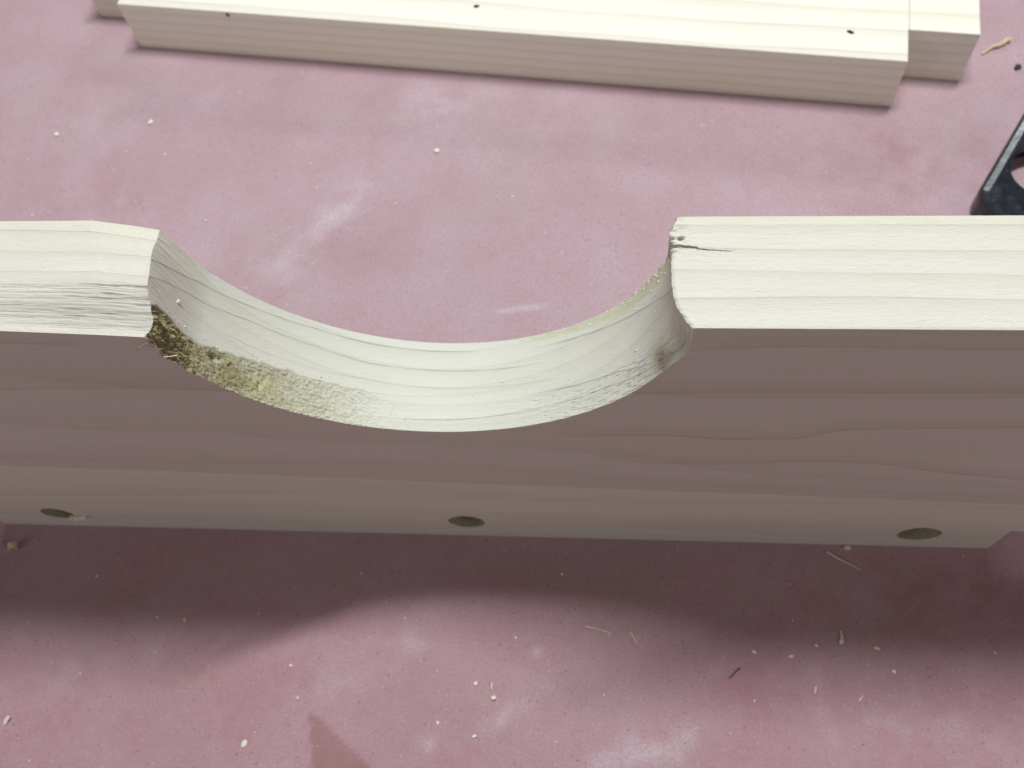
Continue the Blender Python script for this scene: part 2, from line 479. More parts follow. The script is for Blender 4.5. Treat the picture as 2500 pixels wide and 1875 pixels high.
def build_board():
    t = np.linspace(0, 1, NT_)
    y = t * T
    xl = np.interp(y, L_T, L_X) + 0.10 * (vnoise(y / 0.5, 0 * y, 1) - 0.5)
    jag = (vnoise(y / 0.45, 0 * y, 5) - 0.5) * 0.7 * sstep(0.62, 0.7, t) + (vnoise(y / 0.5, 0 * y, 6) - 0.5) * 0.12
    # broken fibre ends beside the split
    jag += 0.85 * np.exp(-((t - 0.722) / 0.008) ** 2) + 0.55 * np.exp(-((t - 0.80) / 0.006) ** 2) - 0.35 * np.exp(-((t - 0.69) / 0.012) ** 2)
    xr = np.interp(y, R_T, R_X) + jag
    # ---- left top
    a = np.concatenate([np.linspace(0, 0.70, 24)[:-1], np.linspace(0.70, 1, 230)])[:, None]
    xa = XL + a * (xl[None, :] - XL)
    za = z_left(xa, t[None, :])
    ta = np.broadcast_to(t[None, :], xa.shape)
    ya = ta * T
    near = sstep(-100, -73, xa)
    rough_zone = sstep(0.02, 0.08, ta) * (1 - sstep(0.36, 0.42, ta))
    fis = vnoise(xa / 5.5 + 3, ya / 0.30 + 0.05 * xa, 13)
    fis2 = vnoise(xa / 2.2, ya / 0.20 + 0.03 * xa, 14)
    cut = 0.6 * sstep(0.70, 0.92, fis) * rough_zone * near
    frnd = random.Random(8)
    lines = [(0.385, 1.0, -84, 0.0006), (0.374, 0.8, -80, -0.0006), (0.288, 1.0, -83, 0.0010), (0.30, 0.7, -79, 0.0012)]
    for k in range(24):
        lines.append((frnd.uniform(0.05, 0.39), frnd.uniform(0.15, 0.50), frnd.uniform(-108, -76), frnd.uniform(-0.0008, 0.0008)))
    for tc, dep, x0, sl in lines:
        wob = 0.009 * (vnoise(xa / 3.5, xa * 0 + tc * 50, 15) - 0.5) + 0.003 * (vnoise(xa / 0.8, xa * 0 + tc * 70, 19) - 0.5)
        ln_ = frnd.uniform(12, 26)
        cut = np.maximum(cut, dep * np.exp(-((ta - tc - wob - sl * (xa + 72)) / 0.0050) ** 2) * sstep(x0, x0 + 6, xa)
                         * (1 - 0.9 * sstep(x0 + ln_, x0 + ln_ + 8, xa) * (x0 < -86)) * (0.55 + 0.45 * vnoise(xa / 2.0, xa * 0 + tc * 90, 16)))
    za = za - 0.33 * cut - 0.10 * (fis2 - 0.5) * rough_zone * near - 0.04 * (vnoise(xa / 0.5, ya / 0.25, 18) - 0.5)
    mark_a = np.clip(cut * 0.75, 0, 1)
    # ---- cut-out
    ns = 760
    s = np.linspace(0, 1, ns)[:, None]
    th_l = math.atan2(104.3 - CZ, -71.3 - CX)
    th_l = th_l - 2 * math.pi if th_l > 0 else th_l
    th_r = math.atan2(108.2 - CZ, 11.5 - CX)
    th = th_l + (th_r - th_l) * s
    rf = np.polyval(CF, th + math.pi / 2); rb = np.polyval(CB, th + math.pi / 2)
    r = rf * (1 - t[None, :]) + rb * t[None, :]
    ss = np.broadcast_to(s, r.shape); tt = np.broadcast_to(t[None, :], r.shape)
    arc = ss * 92.0  # mm along the arc
    yy = tt * T
    # tear-out near the front left of the cut
    top_of = np.interp(ss, [0, 0.018, 0.05, 0.075, 0.10, 0.118, 0.178, 0.243, 0.368, 0.431, 0.50], [0.22, 0.29, 0.285, 0.25, 0.26, 0.30, 0.345, 0.385, 0.355, 0.23, 0.02])
    edge_w = 0.03 * (vnoise(arc / 0.9, yy / 0.9, 21) - 0.5)
    zone = 1 - sstep(-0.012, 0.03, tt - top_of + edge_w)
    deep = zone * (1 - sstep(0.070, 0.120, ss + 0.05 * tt + edge_w))
    mild = zone * (1 - sstep(0.30, 0.47, ss))
    flake = vnoise(arc / 0.75 - yy / 1.5, yy / 0.62 + arc / 3.0, 23)
    flake2 = vnoise(arc / 0.33 - yy / 0.8, yy / 0.30, 24)
    scale1 = np.abs(vnoise(arc / 0.55 + yy / 0.85, yy / 0.75, 25) - 0.5) * 2
    scale2 = vnoise(arc / 0.22 + yy / 0.5, yy / 0.28, 26)
    dr = deep * (1.15 * (flake - 0.42) + 0.75 * (flake2 - 0.5) + 0.50)
    dr = dr + mild * (0.30 * (0.5 - scale1) + 0.24 * (scale2 - 0.5) + 0.16 * (vnoise(arc / 0.14, yy / 0.15, 27) - 0.5) + 0.10)
    # chipped pits
    pit = 0 * tt
    for (s0, t0, rs, rt, dep) in ((0.130, 0.246, 0.0065, 0.024, 2.4), (0.140, 0.262, 0.004, 0.020, 0.8), (0.157, 0.238, 0.003, 0.016, 0.7), (0.213, 0.235, 0.003, 0.022, 0.5),
                                  (0.207, 0.15, 0.0035, 0.05, 0.5), (0.200, 0.09, 0.003, 0.03, 0.5), (0.02, 0.20, 0.010, 0.035, 0.9), (0.045, 0.10, 0.008, 0.04, 0.8)):
        q = ((ss - s0) / rs) ** 2 + ((tt - t0) / rt) ** 2
        q = q * (0.6 + 0.9 * vnoise(arc / 0.4, yy / 0.4, int(s0 * 1000)))
        pit = np.maximum(pit, dep * np.exp(-q))
    lipw = np.exp(-(((ss - 0.136) / 0.007) ** 2 + ((tt - 0.205) / 0.022) ** 2))
    dr = dr + pit - 0.35 * lipw * (0.4 + flake2)
    # ragged front lip and light saw texture
    lip = np.exp(-(tt / 0.012) ** 2)
    dr = dr + lip * (vnoise(arc / 0.30, 0 * arc, 29) - 0.5) * (0.10 + 0.5 * (1 - sstep(0.2, 0.5, ss)))
    dr = dr + np.exp(-((1 - tt) / 0.014) ** 2) * (vnoise(arc / 0.35, 0 * arc, 30) - 0.5) * (0.08 + 0.30 * sstep(0.6, 0.8, ss))
    dr = dr + 0.035 * (vnoise(arc / 0.9, yy / 0.25, 31) - 0.5) + 0.03 * (vnoise(arc / 3, yy / 2.2, 33) - 0.5)
    # tiny scratches in the end-grain part low on the right
    er = sstep(0.45, 0.75, ss) * (1 - sstep(0.25, 0.40, tt))
    dr = dr + er * 0.12 * sstep(0.60, 0.85, vnoise(arc / 1.1, yy / 0.22, 35))
    # the knot is a shallow dimple
    kw = np.exp(-(((ss - 0.880) / 0.020) ** 2 + ((tt - 0.12 + (ss - 0.88) * 3) / 0.115) ** 2) * (0.7 + 0.6 * vnoise(arc / 0.8, yy / 0.8, 37)))
    dr = dr + 0.10 * kw
    # the front lip is broken away a little towards the right top corner
    thd = np.degrees(np.broadcast_to(th, ss.shape))
    bul = np.interp(thd, [-24, -18.7, -16.4, -13.9, -11, -7.9, -5.1, -2.8], [0, 0.15, 0.55, 0.95, 1.05, 0.9, 0.65, 0.15])
    dr = dr + bul * (1 - sstep(0.0, 0.40, tt))
    r = r + dr
    xb = CX + r * np.cos(th); zb = CZ + r * np.sin(th)
    # meet the top edges at both ends
    eLx = xl - xb[0]; eLz = z_left(xl, t) - zb[0]
    eRx = xr - xb[-1]; eRz = z_right(xr, t) - zb[-1]
    wl = (1 - sstep(0, 0.10, ss)) ; wr = (1 - sstep(0, 0.10, 1 - ss))
    jr = (1 - sstep(0, 0.022, 1 - ss))
    smooth_r = np.interp(y, R_T, R_X) - xb[-1]
    xb = xb + wl * eLx + wr * smooth_r + jr * (eRx - smooth_r)
    zb = zb + wl * eLz + wr * eRz
    # ---- right top
    c = np.concatenate([np.linspace(0, 0.50, 330)[:-1], np.linspace(0.50, 1, 20)])[:, None]
    xc = xr[None, :] + c * (XR - xr[None, :])
    tc = np.broadcast_to(t[None, :], xc.shape); yc = tc * T
    zc = z_right(xc, tc)
    # drying split that runs in from the end
    line_t = np.interp(xc, [8.5, 12.3, 13.6, 13.7, 16, 18, 20, 31], [0.735, 0.722, 0.712, 0.700, 0.688, 0.682, 0.680, 0.675])
    wid = np.interp(xc, [8.5, 12.5, 13.6, 13.7, 16, 18.5, 21], [0.015, 0.012, 0.009, 0.0055, 0.004, 0.0025, 0.0])
    crk = sstep(0, 1, np.clip((wid - np.abs(tc - line_t - 0.004 * (vnoise(xc / 0.8, 0 * xc, 41) - 0.5))) / 0.005, 0, 1)) * (wid > 0)
    hole = np.exp(-(((xc - 11.3) / 0.35) ** 2 + ((tc - 0.80) / 0.012) ** 2))
    gap = np.exp(-((tc - 0.80) / 0.012) ** 2) * (1 - sstep(9.5, 10.6, xc))
    zc = zc - 2.6 * crk - 1.2 * np.clip(hole * 1.5, 0, 1) - 1.2 * gap
    fr = sstep(0.60, 0.66, tc) * (1 - sstep(9.6, 13.5, xc))
    zc = zc - fr * 0.5 * (vnoise(xc / 0.8, yc / 0.4, 43) - 0.25) - 0.05 * (vnoise(xc / 0.6, yc / 0.22, 45) - 0.5)
    zc = zc - 0.35 * np.exp(-((xc - xr) / 0.25) ** 2) * (0.3 + vnoise(yc / 0.6, yc * 0, 47))
    mark_c = np.clip(crk * 0.5 + hole * 0.7, 0, 1)
    # zb end row must equal the top rows
    xb[0], zb[0] = xa[-1], za[-1]
    xb[-1], zb[-1] = xc[0], zc[0]
    Xs = np.concatenate([xa, xb[1:-1], xc]); Zs = np.concatenate([za, zb[1:-1], zc])
    Ys = np.broadcast_to(y[None, :], Xs.shape).copy()
    # stains
    n = Xs.shape
    stain = np.zeros(n + (4,)); mark = np.zeros(n + (4,))
    i0 = xa.shape[0]; sl = slice(i0, i0 + ns - 2)
    inner = slice(1, -1)
    torn = np.clip(deep * 1.0 + mild * (0.88 * (1 - sstep(0.10, 0.42, ss)) * (0.75 + 0.5 * scale2)), 0, 1)
    torn = np.clip(np.maximum(torn, pit * 0.6), 0, 1)
    brown = np.exp(-(((ss - 0.162) / 0.022) ** 2 + ((tt - 0.13) / 0.10) ** 2)) * 0.45
    olp = np.exp(-(((ss - 0.207) / 0.020) ** 2 + ((tt - 0.16) / 0.12) ** 2) ** 1.5)
    torn = np.clip(torn + brown * zone + 0.30 * olp, 0, 1)
    torn = torn * (1 - 0.75 * np.clip(lipw * 1.3, 0, 1)) * (0.80 + 0.35 * vnoise(arc / 3.0, yy / 2.0, 59)).clip(0, 1.15)
    torn = np.clip(torn, 0, 1)
    olive = np.exp(-(((ss - 0.208) / 0.024) ** 2 + ((tt - 0.17) / 0.13) ** 2) ** 1.5) * 0.95
    olive = np.maximum(olive, mild * 0.30)
    yb = np.interp(ss, [0.55, 0.61, 0.70, 0.80, 0.92, 1.0], [1.02, 0.93, 0.90, 0.86, 0.87, 0.90])
    olive = np.maximum(olive, 0.62 * sstep(-0.02, 0.04, tt - yb) * sstep(0.54, 0.66, ss))
    gb = np.interp(ss, [0.36, 0.50, 0.614, 0.70], [0.37, 0.40, 0.455, 0.50])
    olive = np.maximum(olive, 0.34 * np.exp(-((tt - gb) / 0.022) ** 2) * sstep(0.42, 0.52, ss) * (1 - sstep(0.62, 0.70, ss)))
    olive = np.maximum(olive, 0.35 * np.exp(-(((ss - 0.94) / 0.03) ** 2 + ((tt - 0.10) / 0.08) ** 2)))
    olive = np.maximum(olive, 0.5 * np.exp(-(((ss - 0.868) / 0.018) ** 2 + ((tt - 0.22) / 0.14) ** 2)))
    kn = np.clip(kw * 0.95 + 0.5 * np.exp(-(((ss - 0.905) / 0.010) ** 2 + ((tt - 0.09) / 0.05) ** 2)), 0, 1)
    stain[sl, :, 0] = torn[inner]; stain[sl, :, 1] = kn[inner]; stain[sl, :, 2] = olive[inner]
    ln = 0 * tt
    dark_side = 0 * tt
    for (pts_s, pts_t, wdt, amp) in (((0.36, 0.5, 0.624, 0.75, 0.83, 1.0), (0.12, 0.13, 0.168, 0.18, 0.13, 0.02), 0.0045, 0.85),
                                     ((0.60, 0.69, 0.772, 0.845, 0.91, 1.0), (0.35, 0.32, 0.29, 0.176, 0.092, 0.06), 0.0045, 0.85),
                                     ((-0.1, 0.0, 0.04, 0.08, 0.168, 0.276, 0.358, 0.45, 0.55), (0.60, 0.645, 0.74, 0.84, 0.891, 0.925, 0.905, 0.90, 0.90), 0.006, 0.75),
                                     ((-0.1, 0.0, 0.03, 0.07, 0.17, 0.281, 0.363, 0.449, 0.571, 0.66), (0.44, 0.475, 0.57, 0.664, 0.745, 0.735, 0.685, 0.68, 0.672, 0.67), 0.006, 0.65),
                                     ((-0.1, 0.0, 0.03, 0.07), (0.86, 0.891, 0.941, 1.0), 0.006, 0.6),
                                     ((0.60, 0.704, 0.769, 0.825, 0.867, 0.92, 1.0, 1.1), (0.86, 0.84, 0.807, 0.77, 0.725, 0.64, 0.56, 0.5), 0.008, 0.7),
                                     ((0.10, 0.145, 0.241, 0.366, 0.479, 0.581, 0.70), (0.51, 0.504, 0.496, 0.505, 0.475, 0.475, 0.44), 0.005, 0.35),
                                     ((0.25, 0.37, 0.42, 0.5), (0.385, 0.365, 0.37, 0.39), 0.004, 0.40)):
        q = np.interp(ss, pts_s, pts_t)
        on = sstep(pts_s[0], pts_s[0] + 0.08, ss) * (1 - sstep(pts_s[-1] - 0.08, pts_s[-1], ss))
        dark_side = np.maximum(dark_side, on * amp * 0.28 * np.exp(-np.clip(q - tt, 0, 9) / 0.10) * (tt < q))
        ln = np.maximum(ln, amp * on * np.exp(-((tt - q) / wdt) ** 2) * (0.5 + 0.7 * vnoise(arc / 2.5, 0 * arc, 53)))
    mark[sl, :, 0] = np.clip(ln, 0, 1)[inner]
    mark[sl, :, 1] = dark_side[inner]
    mark[sl, :, 2] = 1.0
    mark[:i0, :, 0] = mark_a * 0.45
    mark[:i0, :, 1] = 0.18 * rough_zone * near * fis2
    mark[i0 + ns - 2:, :, 0] = mark_c * 0.8
    nr = n[0]
    verts = np.stack([Xs, Ys, Zs], -1).reshape(-1, 3)
    idx = np.arange(nr * NT_).reshape(nr, NT_)
    faces = np.stack([idx[:-1, :-1], idx[1:, :-1], idx[1:, 1:], idx[:-1, 1:]], -1).reshape(-1, 4).tolist()
    st = stain.reshape(-1, 4); mk = mark.reshape(-1, 4)
    V = verts.tolist()
    NOTCH_R, NOTCH_L, NZ = 91.6, -157.3, 14.2
    low = [(XR, NZ), (NOTCH_R, NZ), (NOTCH_R, 0.0), (NOTCH_L, 0.0), (NOTCH_L, NZ), (XL, NZ)]
    holes = [(-137.3, 10.4, 3.9), (-32.6, 11.6, 4.35), (72.8, 10.3, 4.7)]
    circ = []
    for hx, hz, hr in holes:
        pts = []
        for k in range(40):
            an = 2 * math.pi * k / 40
            rr = hr * (1 + 0.05 * (vnoise(np.array(k / 3.0), np.array(hx), 61) - 0.5) * 2)
            pts.append((hx + float(rr) * math.cos(an), hz + float(rr) * math.sin(an)))
        circ.append(pts)

    def side(col, yv, flip, with_holes):
        loop = [(Xs[i, col], Zs[i, col]) for i in range(nr)] + low
        polys = [[Vector((p[0], p[1], 0)) for p in loop]]
        if with_holes:
            polys += [[Vector((p[0], p[1], 0)) for p in c] for c in circ]
        flat = [p for pl in polys for p in pl]
        tris = tessellate_polygon(polys)
        off = len(V)
        V.extend([(p.x, yv, p.y) for p in flat])
        for a_, b_, c_ in tris:
            pa, pb, pc = flat[a_], flat[b_], flat[c_]
            area2 = (pb.x - pa.x) * (pc.y - pa.y) - (pb.y - pa.y) * (pc.x - pa.x)
            if abs(area2) < 1e-12:
                continue
            ccw = area2 > 0
            tri = (a_, b_, c_) if ccw != flip else (a_, c_, b_)
            faces.append([off + k for k in tri])
    side(0, 0.0, False, True)
    side(NT_ - 1, T, True, False)
    # underside, notches and ends
    loop = [(Xs[-1, 0], Zs[-1, 0])] + low + [(Xs[0, 0], Zs[0, 0])]
    for (p, q) in zip(loop[:-1], loop[1:]):
        off = len(V)
        V.extend([(p[0], 0, p[1]), (q[0], 0, q[1]), (q[0], T, q[1]), (p[0], T, p[1])])
        faces.append([off + 0, off + 3, off + 2, off + 1])
    pad = np.zeros((len(V) - len(st), 4))
    root = empty('notched_board')
    tag(root, 'pale wooden board standing on edge with a half-round cut-out in its top', 'wooden board')
    body = link_mesh('board_body', (np.array(V) * MM).tolist(), faces, MAT_BOARD, root, 38,
                     {'stain': np.concatenate([st, pad]), 'mark': np.concatenate([mk, pad])})
    # blind bored holes: wall and floor of each
    for (hx, hz, hr), c in zip(holes, circ):
        vv, ff = [], []
        tilt = 0.10 if hx < 0 else -0.35
        for j, dep in enumerate((0.0, 3.0, 7.0, 12.0)):
            for (px, pz) in c:
                vv.append(((px + tilt * dep * (0.35 if abs(hx + 32) < 2 else 1)) * MM, dep * MM, (pz) * MM))
        for j in range(3):
            for k in range(40):
                k2 = (k + 1) % 40
                ff.append([j * 40 + k, (j + 1) * 40 + k, (j + 1) * 40 + k2, j * 40 + k2])
        ff.append([120 + k for k in range(39, -1, -1)])
        link_mesh('bored_hole', vv, ff, MAT_HOLE, root, 40)
    return root, Xs, Ys, Zs, i0, ns


board, BX, BY, BZ, ROW0, NS = build_board()


def on_cut(s, t):
    i = int(round(ROW0 - 1 + s * (NS - 1))); j = int(round(t * (NT_ - 1)))
    return Vector((BX[i, j], BY[i, j], BZ[i, j]))


def cut_normal(s, t):
    p = on_cut(s, t)
    v = Vector((CX - p.x, 0, CZ - p.z))
    return v.normalized()


# ------------------------------------------------------------------ torn fibres hanging from the cut
def tube(verts, faces, pts, r0, r1, sides=4):
    off = len(verts)
    n = len(pts)
    for i, p in enumerate(pts):
        d = (pts[min(i + 1, n - 1)] - pts[max(i - 1, 0)]).normalized()
        a = d.cross(Vector((0.3, 0.5, 0.8))).normalized(); b = d.cross(a)
        rr = r0 + (r1 - r0) * i / (n - 1)
        for k in range(sides):
            an = 2 * math.pi * k / sides
            verts.append((p + a * rr * math.cos(an) + b * rr * math.sin(an)) * MM)
    for i in range(n - 1):
        for k in range(sides):
            k2 = (k + 1) % sides
            faces.append([off + i * sides + k, off + i * sides + k2, off + (i + 1) * sides + k2, off + (i + 1) * sides + k])
    faces.append([off + k for k in range(sides - 1, -1, -1)])
    faces.append([off + (n - 1) * sides + k for k in range(sides)])


def fibres():
    rnd = random.Random(12)
    v, f = [], []
    for _ in range(420):
        big = rnd.random() < 0.62
        s = rnd.uniform(0.004, 0.105) if big else rnd.uniform(0.10, 0.44)
        t = rnd.uniform(0.0, 0.24) if big else rnd.choice([rnd.uniform(0, 0.015), rnd.uniform(0, 0.3)])
        p = on_cut(s, t); nrm = cut_normal(s, t)
        ln = rnd.uniform(0.25, 1.0) if big else rnd.uniform(0.1, 0.4)
        d = (nrm * rnd.uniform(0.2, 0.9) + Vector((rnd.uniform(-0.9, 0.4), rnd.uniform(-0.9, 0.5), rnd.uniform(-0.7, 0.4)))).normalized()
        if t < 0.02:
            d = (d + Vector((0, -0.8, -0.2))).normalized()
        bend = Vector((rnd.uniform(-0.4, 0.4), rnd.uniform(-0.4, 0.4), rnd.uniform(-0.6, 0.1)))
        pts = [p - nrm * 0.1, p + d * ln * 0.5, p + (d + bend * 0.5).normalized() * ln]
        r = rnd.uniform(0.05, 0.16) if big else rnd.uniform(0.03, 0.07)
        tube(v, f, pts, r, r * 0.35)
    o = link_mesh('torn_fibres', v, f, MAT_TORN, board, None)
    o['kind'] = 'stuff'
    o['label'] = 'rough brown torn fibres at the left end of the cut-out'
    # the two long loose hairs at the front corner
    v, f = [], []
    tube(v, f, [Vector(p) for p in ((-70.6, 0.05, 103.6), (-72.0, -0.5, 102.9), (-73.4, -0.9, 102.2), (-74.6, -1.0, 101.2))], 0.13, 0.04)
    o = link_mesh('loose_splinter', v, f, MAT_TORN, board, None)
    v, f = [], []
    tube(v, f, [Vector(p) for p in ((-68.5, 0.0, 98.5), (-69.6, -0.6, 99.0), (-70.9, -0.5, 98.7), (-71.6, -0.3, 98.2))], 0.10, 0.03)
    link_mesh('loose_splinter', v, f, MAT_CHIP, board, None)
    v, f = [], []
    tube(v, f, [Vector(p) for p in ((-134.8, -0.05, 7.6), (-132.6, -0.5, 7.9), (-130.4, -0.35, 9.0))], 0.9, 0.5, 6)
    link_mesh('loose_splinter', v, f, MAT_CHIP, board, None)


fibres()


# ------------------------------------------------------------------ crumbs
def crumb(verts, faces, c, size, rnd, flat=0.7):
    """one irregular eight-cornered crumb"""
    off = len(verts)
    sx, sy, sz = (size * rnd.uniform(0.6, 1.3), size * rnd.uniform(0.5, 1.1), size * flat * rnd.uniform(0.6, 1.1))
    an = rnd.uniform(0, math.pi)
    for dz in (0, 1):
        for dx, dy in ((-1, -1), (1, -1), (1, 1), (-1, 1)):
            k = 0.5 * rnd.uniform(0.55, 1.05) * (0.8 if dz else 1)
            x, y = dx * sx * k, dy * sy * k
            verts.append((c + Vector((x * math.cos(an) - y * math.sin(an), x * math.sin(an) + y * math.cos(an), dz * sz * rnd.uniform(0.7, 1.1)))) * MM)
    for q in ((3, 2, 1, 0), (4, 5, 6, 7), (0, 1, 5, 4), (1, 2, 6, 5), (2, 3, 7, 6), (3, 0, 4, 7)):
        faces.append([off + k for k in q])


def sawdust():
    rnd = random.Random(5)
    v, f = [], []
    # loose grains over the sheet
    n = 0
    while n < 440:
        x, y = rnd.uniform(-200, 135), rnd.uniform(-62, 190)
        if -1.5 < y < 20.5 and -175 < x < 114: continue
        if y > 120 and y > 140 - 0.13 * x: continue
        size = 0.18 + 0.5 * rnd.random() ** 4
        crumb(v, f, Vector((x, y, 0.0)), size, rnd, 0.6)
        n += 1
    o = link_mesh('sawdust', v, f, MAT_DUST)
    tag(o, 'tiny pale sawdust grains scattered over the red paper', 'sawdust', kind='stuff')
    v, f = [], []
    for _ in range(330):
        u = rnd.random()
        if u < 0.35:
            s = rnd.uniform(0.02, 0.36); t = np.interp(s, [0.02, 0.075, 0.12, 0.18, 0.25, 0.36], [0.36, 0.33, 0.36, 0.40, 0.42, 0.42]) + rnd.gauss(0, 0.035)
        elif u < 0.72:
            s = rnd.uniform(0.45, 0.97); t = rnd.uniform(0.1, 0.98)
        else:
            s = rnd.uniform(0.55, 0.95); t = 1 - abs(rnd.gauss(0, 0.06))
        t = min(max(t, 0.02), 0.995)
        p = on_cut(s, t)
        crumb(v, f, p + cut_normal(s, t) * 0.02, 0.11 + 0.22 * rnd.random() ** 3, rnd, 0.9)
    p = on_cut(0.055, 0.50)
    for k in range(7):
        crumb(v, f, p + Vector((rnd.uniform(-0.3, 0.3), rnd.uniform(-0.3, 0.3), rnd.uniform(0, 0.3))), 0.4, rnd, 0.9)
    o = link_mesh('sawdust', v, f, MAT_DUST)
    tag(o, 'pale sawdust crumbs clinging to the curved cut of the board', 'sawdust', kind='stuff')


sawdust()


# ------------------------------------------------------------------ the rail lying behind
def build_rail():
    HT = 18.35
    xa, xb, rc, tl, W = -159.9, 86.0, 12.3, 19.8, 108.0
    poly = [(xa, 0), (xb, 0), (xb, rc), (xb + tl, rc), (xb + tl, W - rc), (xb, W - rc), (xb, W), (xa, W), (xa, W - rc), (xa - tl, W - rc), (xa - tl, rc), (xa, rc)]
    n = len(poly)

    def inset(d):
        out = []
        for i in range(n):
            p0, p1, p2 = Vector(poly[i - 1]), Vector(poly[i]), Vector(poly[(i + 1) % n])
            e1, e2 = (p1 - p0).normalized(), (p2 - p1).normalized()
            n1, n2 = Vector((-e1.y, e1.x)), Vector((-e2.y, e2.x))
            out.append(p1 + (n1 + n2) * d)
        return out
    rings = [(inset(0.0), 0.0), (inset(0.0), HT - 0.28), (inset(0.08), HT - 0.10), (inset(0.25), HT)]
    v, f = [], []
    for ring, z in rings:
        v += [(p.x * MM, p.y * MM, z * MM) for p in ring]
    for k in range(len(rings) - 1):
        for i in range(n):
            j = (i + 1) % n
            f.append([k * n + i, k * n + j, (k + 1) * n + j, (k + 1) * n + i])
    # top face with the openings of the two nail holes
    slots = [(-42.0, 9.8, 0.95, 0.65, 0.2), (69.8, 9.8, 1.15, 0.65, -0.45)]
    loops = []
    for sx, sy, a, b, an in slots:
        lp = []
        for k in range(18):
            w = 2 * math.pi * k / 18
            x, y = a * math.cos(w), b * math.sin(w)
            lp.append((sx + x * math.cos(an) - y * math.sin(an), sy + x * math.sin(an) + y * math.cos(an)))
        loops.append(lp)
    polys = [[Vector((p.x, p.y, 0)) for p in rings[-1][0]]] + [[Vector((*p, 0)) for p in lp] for lp in loops]
    flat = [p for pl in polys for p in pl]
    off = len(v)
    v += [(p.x * MM, p.y * MM, HT * MM) for p in flat]
    for a, b, c in tessellate_polygon(polys):
        pa, pb, pc = flat[a], flat[b], flat[c]
        ar = (pb.x - pa.x) * (pc.y - pa.y) - (pb.y - pa.y) * (pc.x - pa.x)
        if abs(ar) > 1e-12:
            f.append([off + a, off + b, off + c] if ar > 0 else [off + a, off + c, off + b])
    f.append(list(range(n - 1, -1, -1)))
    root = empty('wooden_rail', (0, 0.1477, 0), -0.13298759)
    tag(root, 'blurred pale wooden rail lying flat at the top of the photo with stepped ends', 'wooden board')
    link_mesh('rail_body', v, f, MAT_RAIL, root, 30)
    for lp in loops:
        vv = [(p[0] * MM, p[1] * MM, HT * MM) for p in lp]
        cx, cy = sum(p[0] for p in lp) / 18, sum(p[1] for p in lp) / 18
        vv += [((cx + (p[0] - cx) * 0.55) * MM, (cy + (p[1] - cy) * 0.55) * MM, (HT - 3.0) * MM) for p in lp]
        ff = [[k, 18 + k, 18 + (k + 1) % 18, (k + 1) % 18] for k in range(18)] + [[18 + k for k in range(18)]]
        link_mesh('nail_hole', vv, ff, MAT_DARKCHIP, root)
    # small dark nick under the front edge
    vv, ff = [], []
    tube(vv, ff, [Vector((-121.9, -0.03, 17.8)), Vector((-121.5, -0.05, 17.2)), Vector((-121.6, -0.03, 16.5))], 0.55, 0.3, 6)
    link_mesh('nail_hole', vv, ff, MAT_DARKCHIP, root)
    # scribed shoulder lines across the face
    for x in (xb + 0.2, xa - 0.2):
        vv = [((x - 0.16) * MM, rc * MM, (HT + 0.02) * MM), ((x + 0.16) * MM, rc * MM, (HT + 0.02) * MM),
              ((x + 0.16) * MM, (W - rc) * MM, (HT + 0.02) * MM), ((x - 0.16) * MM, (W - rc) * MM, (HT + 0.02) * MM)]
        link_mesh('scribed_line', vv, [[0, 1, 2, 3]], MAT_PENCIL, root)
    return root


build_rail()


